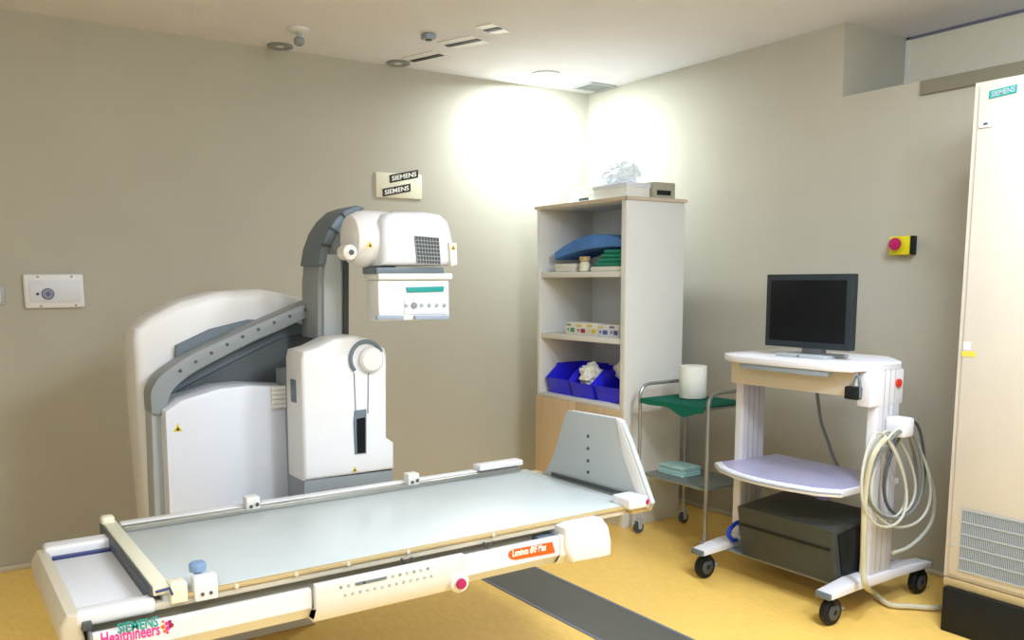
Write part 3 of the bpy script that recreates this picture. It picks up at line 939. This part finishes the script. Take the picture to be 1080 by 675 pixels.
def caster(par, x, y, r=0.04, w=0.022, m='dark_grey', rise=None, yaw=0.0, stem_top=None, axis='Y'):
    cst = obj('caster_fork', B_fork(x, y, r, w, stem_top), 'light_grey' if m == 'dark_grey' else 'black', par)
    wh = obj('caster_wheel', lathe(B(), (x, y, r + .001), [(r * .6, -w / 2), (r * .95, -w / 2), (r, -w / 4), (r, w / 4), (r * .95, w / 2), (r * .6, w / 2)], axis=axis), m, cst)
    obj('wheel_hub', lathe(B(), (x, y, r + .001), [(r * .55, -w / 2 - .002), (r * .3, -w / 2 - .006), (r * .3, w / 2 + .006), (r * .55, w / 2 + .002)], axis=axis), 'grey', cst) if False else None
    return cst


def B_fork(x, y, r, w, top):
    b = B()
    top = top or (2 * r + .03)
    for s in (-1, 1):
        prism(b, [(x - .014, y + s * (w / 2 + .004), r - .008), (x + .014, y + s * (w / 2 + .004), r - .008), (x + .018, y + s * (w / 2 + .004), 2 * r + .008), (x - .018, y + s * (w / 2 + .004), 2 * r + .008)], (0, s * .004, 0), .001)
    box(b, x - .02, x + .02, y - w / 2 - .008, y + w / 2 + .008, 2 * r + .006, 2 * r + .016, .003)
    cyl(b, (x, y, 2 * r + .014), (x, y, top), 0.012, seg=14)
    return b


for x in (tx0, tx1):
    for y in (ty0, ty1):
        caster(tr, x, y, .036, .024, 'dark_grey', stem_top=.13)
# green cloth on the tray
b = B()
nx, ny = 10, 16
gx0, gx1, gy0_, gy1 = tx0 - .014, tx1 - .012, ty0 + .016, ty1 - .016
grid = {}
for i in range(nx + 1):
    for j in range(ny + 1):
        u, v = i / nx, j / ny
        x, y = gx0 + (gx1 - gx0) * u, gy1 + (gy0_ - gy1) * v
        zz = .8625 + .002 * math.sin(9 * u + 3) * math.sin(7 * v)
        if i == 0:
            x = tx0 - .019
            zz = .835 - .045 * math.exp(-((v - .68) / .16) ** 2) - .005 * math.sin(9 * v)
        if i == 1:
            x = tx0 - .015
        grid[i, j] = b.verts.new((x, y, zz))
for i in range(nx):
    for j in range(ny):
        b.faces.new((grid[i, j], grid[i + 1, j], grid[i + 1, j + 1], grid[i, j + 1]))
bmesh.ops.solidify(b, geom=b.faces[:], thickness=0.003)
o = obj('tray_cloth', b, 'green', ang=60)
tag(o, 'green surgical cloth spread over the top tray of the steel trolley', 'cloth')
# paper roll on it
P = onz(730.5, 419, .868)
t = thing('paper_roll', 'white paper towel roll standing on the green cloth of the trolley', 'paper roll', (P.x, P.y, .868))
rr, hh = 0.083, 0.195
obj('roll', lathe(B(), (P.x, P.y, .868), [(rr * .28, 0), (rr * .97, 0), (rr, .004), (rr, hh - .004), (rr * .97, hh), (rr * .28, hh), (rr * .28, hh - .02)], seg=36), 'paper', t)
obj('core', lathe(B(), (P.x, P.y, .868), [(rr * .27, .1), (rr * .27, hh - .004), (rr * .2, hh - .004), (rr * .2, .1)], seg=24), 'carton_grey', t)
# folded pale teal papers on the lower shelf
labs = ['folded pale teal sheet, bottom of the stack on the lower trolley shelf', 'folded pale teal sheet second from bottom on the lower trolley shelf', 'folded pale teal sheet second from top on the lower trolley shelf', 'folded pale teal sheet, top of the stack on the lower trolley shelf']
P = onz(710, 499, .39)
for k in range(4):
    dx = .004 * ((k * 7) % 3 - 1)
    o = obj('folded_sheet', box(B(), P.x - .10 + dx + .05, P.x + .11 + dx, P.y - .13 + dx, P.y + .08, .3905 + .0145 * k, .3905 + .0145 * k + .0135, .005, 2), 'pale_teal')
    tag(o, labs[k], 'folded sheet', 'folded sheets on the trolley')

# ------------------------------------------------------------------ monitor cart
mc = thing('monitor_cart', 'white wheeled equipment cart with lilac shelf carrying the black monitor', 'cart', (-.68, -2.7, 0))
# feet bars
for (y, nm) in ((-2.29, 'a'), (-3.07, 'b')):
    b = B()
    prism(b, [(-1.09, y - .045, .138), (-1.09, y - .045, .165), (-.9, y - .045, .19), (-.5, y - .045, .19), (-.28, y - .045, .165), (-.28, y - .045, .138), (-.5, y - .045, .145), (-.9, y - .045, .145)], (0, .09, 0), .006)
    fb = obj('foot_bar', b, 'cart_white', mc)
    obj('end_bumper', box(B(), -1.106, -1.088, y - .04, y + .04, .136, .166, .005), 'slate', fb)
    obj('end_bumper', box(B(), -.284, -.266, y - .04, y + .04, .136, .166, .005), 'slate', fb)
    for x in (-1.04, -.33):
        r_, w = .064, .036
        ck = obj('caster', B_fork(x, y, r_ - .004, w, .141), 'black', mc)
        obj('wheel', lathe(B(), (x, y, r_), [(r_ * .5, -w / 2), (r_ * .93, -w / 2), (r_, -w / 4), (r_, w / 4), (r_ * .93, w / 2), (r_ * .5, w / 2)], axis='Y'), 'black', ck)
        obj('hub', lathe(B(), (x, y, r_), [(r_ * .62, -w / 2 - .004), (r_ * .5, -w / 2 - .009), (r_ * .2, -w / 2 - .01), (r_ * .2, w / 2 + .01), (r_ * .5, w / 2 + .009), (r_ * .62, w / 2 + .004)], axis='Y'), 'dark_grey', ck)
        if x < -.6:
            obj('brake_tab', prism(B(), [(x + .05, y - .012, .075), (x + .09, y - .012, .065), (x + .09, y - .012, .055), (x + .045, y - .012, .06)], (0, .024, 0), .002), 'blue_grey', ck)
# uprights: left and right profiles
for y, top in ((-2.28, 1.17), (-3.07, 1.19)):
    b = B()
    box(b, -.79, -.62, y - .028, y + .028, .13, top, .006)
    up = obj('upright', b, 'lilac_grey', mc)
    b = B()
    box(b, -.796, -.79, y - .024, y + .024, .15, top - .02, .002)
    obj('front_cover', b, 'cart_white', up)
    b = B()
    for k in range(3):
        box(b, -.755 + .04 * k, -.749 + .04 * k, y - .031, y - .028, .2, top - .02)
    obj('groove', b, 'light_grey', up)
# top
DZ = 1.2
q = [(-.98, -2.36, DZ - .035), (-1.0, -2.42, DZ - .035), (-1.0, -2.98, DZ - .035), (-.97, -3.07, DZ - .035), (-.62, -3.095, DZ - .035), (-.52, -3.0, DZ - .035), (-.42, -2.9, DZ - .035), (-.42, -2.26, DZ - .035), (-.9, -2.26, DZ - .035)]
dk = obj('desk_top', prism(B(), q, (0, 0, .035), .006), 'cart_white', mc)
obj('front_edge', box(B(), -.99, -.95, -2.44, -2.96, DZ - .062, DZ - .035, .004), 'blue_grey', dk)
obj('side_block', box(B(), -.86, -.6, -3.1, -3.03, 1.0, DZ - .035, .008), 'cart_white', mc)
obj('apron', box(B(), -.9, -.87, -2.31, -3.04, DZ - .155, DZ - .035, .004), 'tan', mc)
obj('cross_bar', box(B(), -.5, -.45, -3.03, -2.33, .147, .185, .006), 'grey', mc)
obj('base_plate', box(B(), -.92, -.5, -3.03, -2.33, .138, .149, .002), 'grey', mc)
obj('lock', lathe(B(), (-.8, -2.25, 1.07), [(0.008, 0), (0.008, -.006), (0, -.007)], axis='X', seg=10), 'grey', mc)
P = ony(934, 405.5, -3.101)
obj('red_button', lathe(B(), (-.65, -3.1, 1.1), [(0.02, 0.002), (0.02, -.01), (0, -.013)], axis='Y', seg=16), 'red', mc)
# lilac shelf with curved front
zs = .615
ys = [-2.20, -2.35, -2.5, -2.65, -2.8, -2.95, -3.06]
fr = [(-.95, -2.26), (-1.02, -2.36), (-1.07, -2.5), (-1.085, -2.66), (-1.07, -2.82), (-1.03, -2.97), (-.97, -3.05)]
q = [Vector((x, y, zs - .03)) for x, y in fr] + [Vector((-.5, -3.04, zs - .03)), Vector((-.5, -2.31, zs - .03))]
sh = obj('lower_shelf', prism(B(), q, (0, 0, .03), .004), 'cart_white', mc)
q2 = [Vector((x + .03, y + (.02 if k > 3 else -.02 if k < 3 else 0), zs)) for k, (x, y) in enumerate(fr)] + [Vector((-.52, -3.03, zs)), Vector((-.52, -2.33, zs))]
obj('shelf_mat', prism(B(), q2, (0, 0, .004)), 'lilac', sh)
obj('edge_line', tube(B(), [Vector((x - .001, y, zs - .012)) for x, y in fr], 0.004, 6), 'blue_grey', sh)
P = ony(887, 533, -3.0)
obj('shelf_latch', box(B(), -.99, -.96, -2.98, -2.93, zs - .055, zs - .03, .003), 'print_violet', sh)
# dark computer box under the shelf
cp = thing('computer_box', 'dark grey equipment box hung low between the legs of the monitor cart', 'equipment box', (-.8, -2.66, .13))
b = B()
prism(b, [(-.93, -2.445, .151), (-.98, -2.445, .42), (-.6, -2.445, .45), (-.56, -2.445, .151)], (0, -.575, 0), .008)
obj('body', b, 'anthracite', cp)
b = B()
prism(b, [(-.962, -2.46, .315), (-.965, -2.46, .328), (-.965, -3.0, .328), (-.962, -3.0, .315)], (-.004, 0, 0))
obj('front_seam', b, 'black', cp)
obj('side_panel', prism(B(), [(-.9, -3.02, .2), (-.945, -3.02, .4), (-.64, -3.02, .43), (-.6, -3.02, .2)], (0, -.01, 0), .004), 'black', cp)
# blue strap on the left foot
o = obj('cable_strap', tube(B(), smooth([(-.86, -2.345, .19), (-.9, -2.352, .2), (-.93, -2.35, .235), (-.9, -2.345, .27), (-.84, -2.342, .285), (-.82, -2.342, .24)], 5), .012, 8), 'blue')
tag(o, 'bright blue strap loop on the left foot of the monitor cart', 'strap')

# plug holder on right upright
ph = thing('plug_holder', 'small black plug with a blue-grey loop hanging below the cart top', 'plug', (-.88, -3.04, 1.05))
obj('plug_body', box(B(), -.945, -.903, -3.09, -3.02, 1.04, 1.1, .008), 'black', ph)
obj('loop', tube(B(), smooth([(-.93, -3.095, 1.05), (-.93, -3.09, 1.12), (-.93, -3.075, 1.15), (-.93, -3.06, 1.12), (-.93, -3.055, 1.05)], 5), .006, 8), 'slate', ph)
obj('cord', tube(B(), [(-.93, -3.07, 1.145), (-.928, -3.06, 1.164)], .003, 6), 'grey', ph)

# monitor
mx = -.8
ya, yb = onx(807.5, 330, mx).y, onx(898, 330, mx).y
zb0, zt0 = onx(852, 367.5, mx).z, onx(852, 289, mx).z
mn = thing('monitor', 'black flat-screen monitor, switched off, on top of the white cart', 'monitor', (mx + .03, (ya + yb) / 2, DZ))
obj('housing', box(B(), mx, mx + .045, ya, yb, zb0, zt0, .006), 'bezel', mn)
obj('screen', box(B(), mx - .002, mx + .002, ya - .03, yb + .03, zb0 + .032, zt0 - .03, .0008), 'screen', mn)
obj('back_cover', prism(B(), [(mx + .045, ya - .05, zb0 + .05), (mx + .045, yb + .05, zb0 + .05), (mx + .045, yb + .05, zt0 - .06), (mx + .045, ya - .05, zt0 - .06)], (.05, 0, 0), .015), 'dark_grey', mn)
ym_ = (ya + yb) / 2
obj('stand_neck', box(B(), mx + .05, mx + .09, ym_ - .06, ym_ + .06, DZ + .01, zb0 + .12, .006), 'light_grey', mn)
obj('stand_base', box(B(), mx - .05, mx + .16, ym_ - .14, ym_ + .14, DZ, DZ + .016, .005), 'light_grey', mn)
obj('power_light', lathe(B(), (mx - .05, ym_ - .0, DZ + .009), [(0.005, 0), (0.005, -.003)], axis='X', seg=10), 'dark_grey', mn)

# cable hanging behind the cart under the desk top
pts = [(861, 408), (863, 425), (866, 445), (873, 465), (879, 482), (886, 496)]
o = obj('signal_cable', tube(B(), smooth([onx(a, c, -.47) for a, c in pts], 5), .009, 8), 'cable_grey')
tag(o, 'grey cable hanging down behind the cart towards the lilac shelf', 'cable')

# coil of pale cable on a hook at the right upright
ck = thing('cable_coil', 'coil of pale cable hanging from a hook on the right side of the cart', 'cable coil', (-.66, -3.14, .9))
YCB = -3.16
obj('hook', box(B(), -.74, -.655, -3.2, -3.102, .86, .95, .012), 'cart_white', ck)
loops = [((944, 499), 30, 47, .1, 0), ((950, 497), 22, 46, .05, 1), ((938, 500), 34, 45, -.05, 0), ((956, 494), 26, 50, .15, 2), ((934, 503), 26, 44, -.08, 0), ((950, 504), 40, 52, .0, 0), ((947, 500), 36, 47, .2, 1), ((931, 506), 30, 50, -.1, 0)]
for k, ((cx, cy_), rx, ry, rot_, kind) in enumerate(loops):
    pts = []
    for i in range(20):
        a = 2 * PI * i / 20
        ux, uy = rx * math.sin(a) * (0.75 + .25 * math.cos(a + PI) + .0), -ry * math.cos(a)
        px = cx + ux * math.cos(rot_) - uy * math.sin(rot_)
        py = cy_ + ux * math.sin(rot_) + uy * math.cos(rot_)
        pts.append(ony(px, py, YCB - .009 * k + .03))
    obj('loop', tube(B(), smooth(pts, 3, True), .0068, 7, True), ('cable', 'cable_grey', 'dark_grey')[kind], ck)
pts = [(957, 452), (968, 470), (978, 495), (985, 520), (984, 545), (975, 562), (958, 577), (942, 583)]
obj('tail', tube(B(), smooth([ony(a, c, YCB + .02) for a, c in pts], 5), .009, 8), 'cable', ck)
# hose from coil to floor and the tall cabinet
pts3 = [ony(934, 462, -3.2), ony(921, 480, -3.2), ony(913, 515, -3.18), ony(911, 560, -3.18), ony(910.5, 600, -3.17), ony(913, 618, -3.17)]
e1 = onz(921, 631, .02)
e2 = onz(938, 637.5, .02)
e3 = onz(962, 639.5, .02)
e4 = onz(988, 641, .02)
pts3 += [e1 + Vector((0, 0, .03)), e2, e3, e4, e4 + Vector((.12, -.02, 0))]
o = obj('supply_hose', tube(B(), smooth(pts3, 5), .013, 8), 'cable_tan')
tag(o, 'beige hose dropping from the coil and running over the floor to the cream cabinet', 'hose')

# ------------------------------------------------------------------ tall cream cabinet at the right
gc = thing('generator_cabinet', 'tall cream metal cabinet with louvred vent at the right edge of the picture', 'cabinet', (-.35, -3.9, 0))
GX, GY0, GY1 = -.645, -3.37, -4.45
b = B()
prism(b, [(GX, GY0, .24), (GX, GY1, .24), (GX, GY1, 2.4), (GX, GY0, 2.4)], (.62, 0, 0), .01)
bd = obj('body', b, 'cream', gc)
obj('base_rail', box(B(), GX - .012, -.03, GY0 - .01, GY1, .205, .24, .004), 'gold', gc)
obj('plinth', box(B(), GX - .04, -.03, GY0 - .025, GY1, 0, .205, .006), 'black', gc)
dr = obj('door', box(B(), GX - .014, GX, GY0 - .03, GY1 + .02, .26, 2.385, .004), 'cream', gc)
XF = GX - .014
ys_ = onx(1015, 540, XF).y
z1_, z0_ = onx(1015, 537, XF).z, onx(1008, 599.5, XF).z
yv1 = ys_ - .42
vn = obj('vent', box(B(), XF - .003, XF, ys_, yv1, z0_, z1_), 'slate', dr)
for k in range(5 + 1):
    z = z0_ + (z1_ - z0_) * k / 5
    obj('vent_bar', box(B(), XF - .008, XF - .003, ys_, yv1, z - .003, z + .003), 'light_grey', vn)
nv = 56
for k in range(nv):
    y = ys_ + (yv1 - ys_) * (k + .5) / nv
    obj('louvre', box(B(), XF - .0065, XF - .003, y - .0014, y + .0014, z0_, z1_), 'light_grey', vn)
q = [onx(1043, 104.5, XF), onx(1072.5, 97.5, XF), onx(1073, 89, XF), onx(1044, 96, XF)]
np_ = obj('nameplate', prism(B(), q, (-.004, 0, 0)), 'teal', dr)
P, Q = onx(1045.5, 102.5, XF - .004), onx(1070.5, 96.5, XF - .004)
text('lettering', 'SIEMENS', 'light_grey', np_, P, Q - P, (0, 0, 1), (Q - P).length, .022, .001)
c = onx(1040, 131, XF)
obj('door_lock', box(B(), XF - .008, XF, c.y - .028, c.y + .028, c.z - .014, c.z + .014, .004), 'warm_white', dr)
obj('lock_key', box(B(), XF - .012, XF - .008, c.y - .012, c.y + .006, c.z - .003, c.z + .005, .001), 'dark_grey', dr)
a_, c_ = onx(1014.5, 375.5, XF), onx(1029, 370.5, XF)
obj('yellow_sticker', box(B(), XF - .002, XF, a_.y, c_.y, a_.z, a_.z + .022), 'print_yellow', dr)
a_, c_ = onx(1016, 369.5, XF), onx(1024, 361, XF)
obj('white_sticker', box(B(), XF - .002, XF, a_.y, c_.y, a_.z + .004, c_.z), 'label_white', dr)
c = onx(1004, 575, XF)
obj('screw', lathe(B(), c, [(0.008, 0), (0.008, -.004), (0, -.005)], axis='X', seg=10), 'light_grey', dr)

# ------------------------------------------------------------------ light
def area(name, loc, size, power, col, rot=(0, 0, 0), shape='DISK', spread=None):
    l = bpy.data.lights.new(name, 'AREA')
    l.shape = shape
    l.size = size
    l.energy = power
    l.color = col
    if spread:
        l.spread = spread
    o = bpy.data.objects.new(name, l)
    COL.objects.link(o)
    o.location = loc
    o.rotation_euler = rot
    return o


c = onz(576, 78, H)
dn = area('downlight_lamp', (c.x, c.y, H - .03), .13, 25, (0.9, 0.99, 1.0))
dn.rotation_euler = Vector((-.09, -.07, 1.0)).to_track_quat('Z', 'Y').to_euler()   # tilt added to throw more light on the corner walls
# unseen lamps out of view; globes added to light the ceiling directly
for (x, y, p, s) in ((-2.4, -5.4, 52, .13), (-5.3, -4.6, 18, .13), (-1.8, -4.3, 24, .13)):
    l = bpy.data.lights.new('globe_fill', 'POINT')
    l.energy = p
    l.shadow_soft_size = s
    l.color = (0.79, 0.895, 1.0)
    o = bpy.data.objects.new('globe_fill', l)
    COL.objects.link(o)
    o.location = (x, y, 2.72)
for (x, y, p, s) in ((-2.6, -5.3, 36, .4), (-5.2, -4.8, 22, .4), (-1.7, -4.1, 26, .35), (-5.0, -6.3, 14, .4)):  # unseen; some sited from cast shadows, one added to brighten the floor
    area('unseen_lamp', (x, y, H - .015), s, p, (0.79, 0.895, 1.0))

w = bpy.data.worlds.new('world')
SC.world = w
w.use_nodes = True
w.node_tree.nodes['Background'].inputs['Color'].default_value = (0.9, 0.92, 1, 1)
w.node_tree.nodes['Background'].inputs['Strength'].default_value = 0.3

SC.view_settings.view_transform = 'Standard'
SC.view_settings.look = 'None'
SC.view_settings.gamma = 1
SC.view_settings.use_curve_mapping = False
SC.view_settings.exposure = 0.58
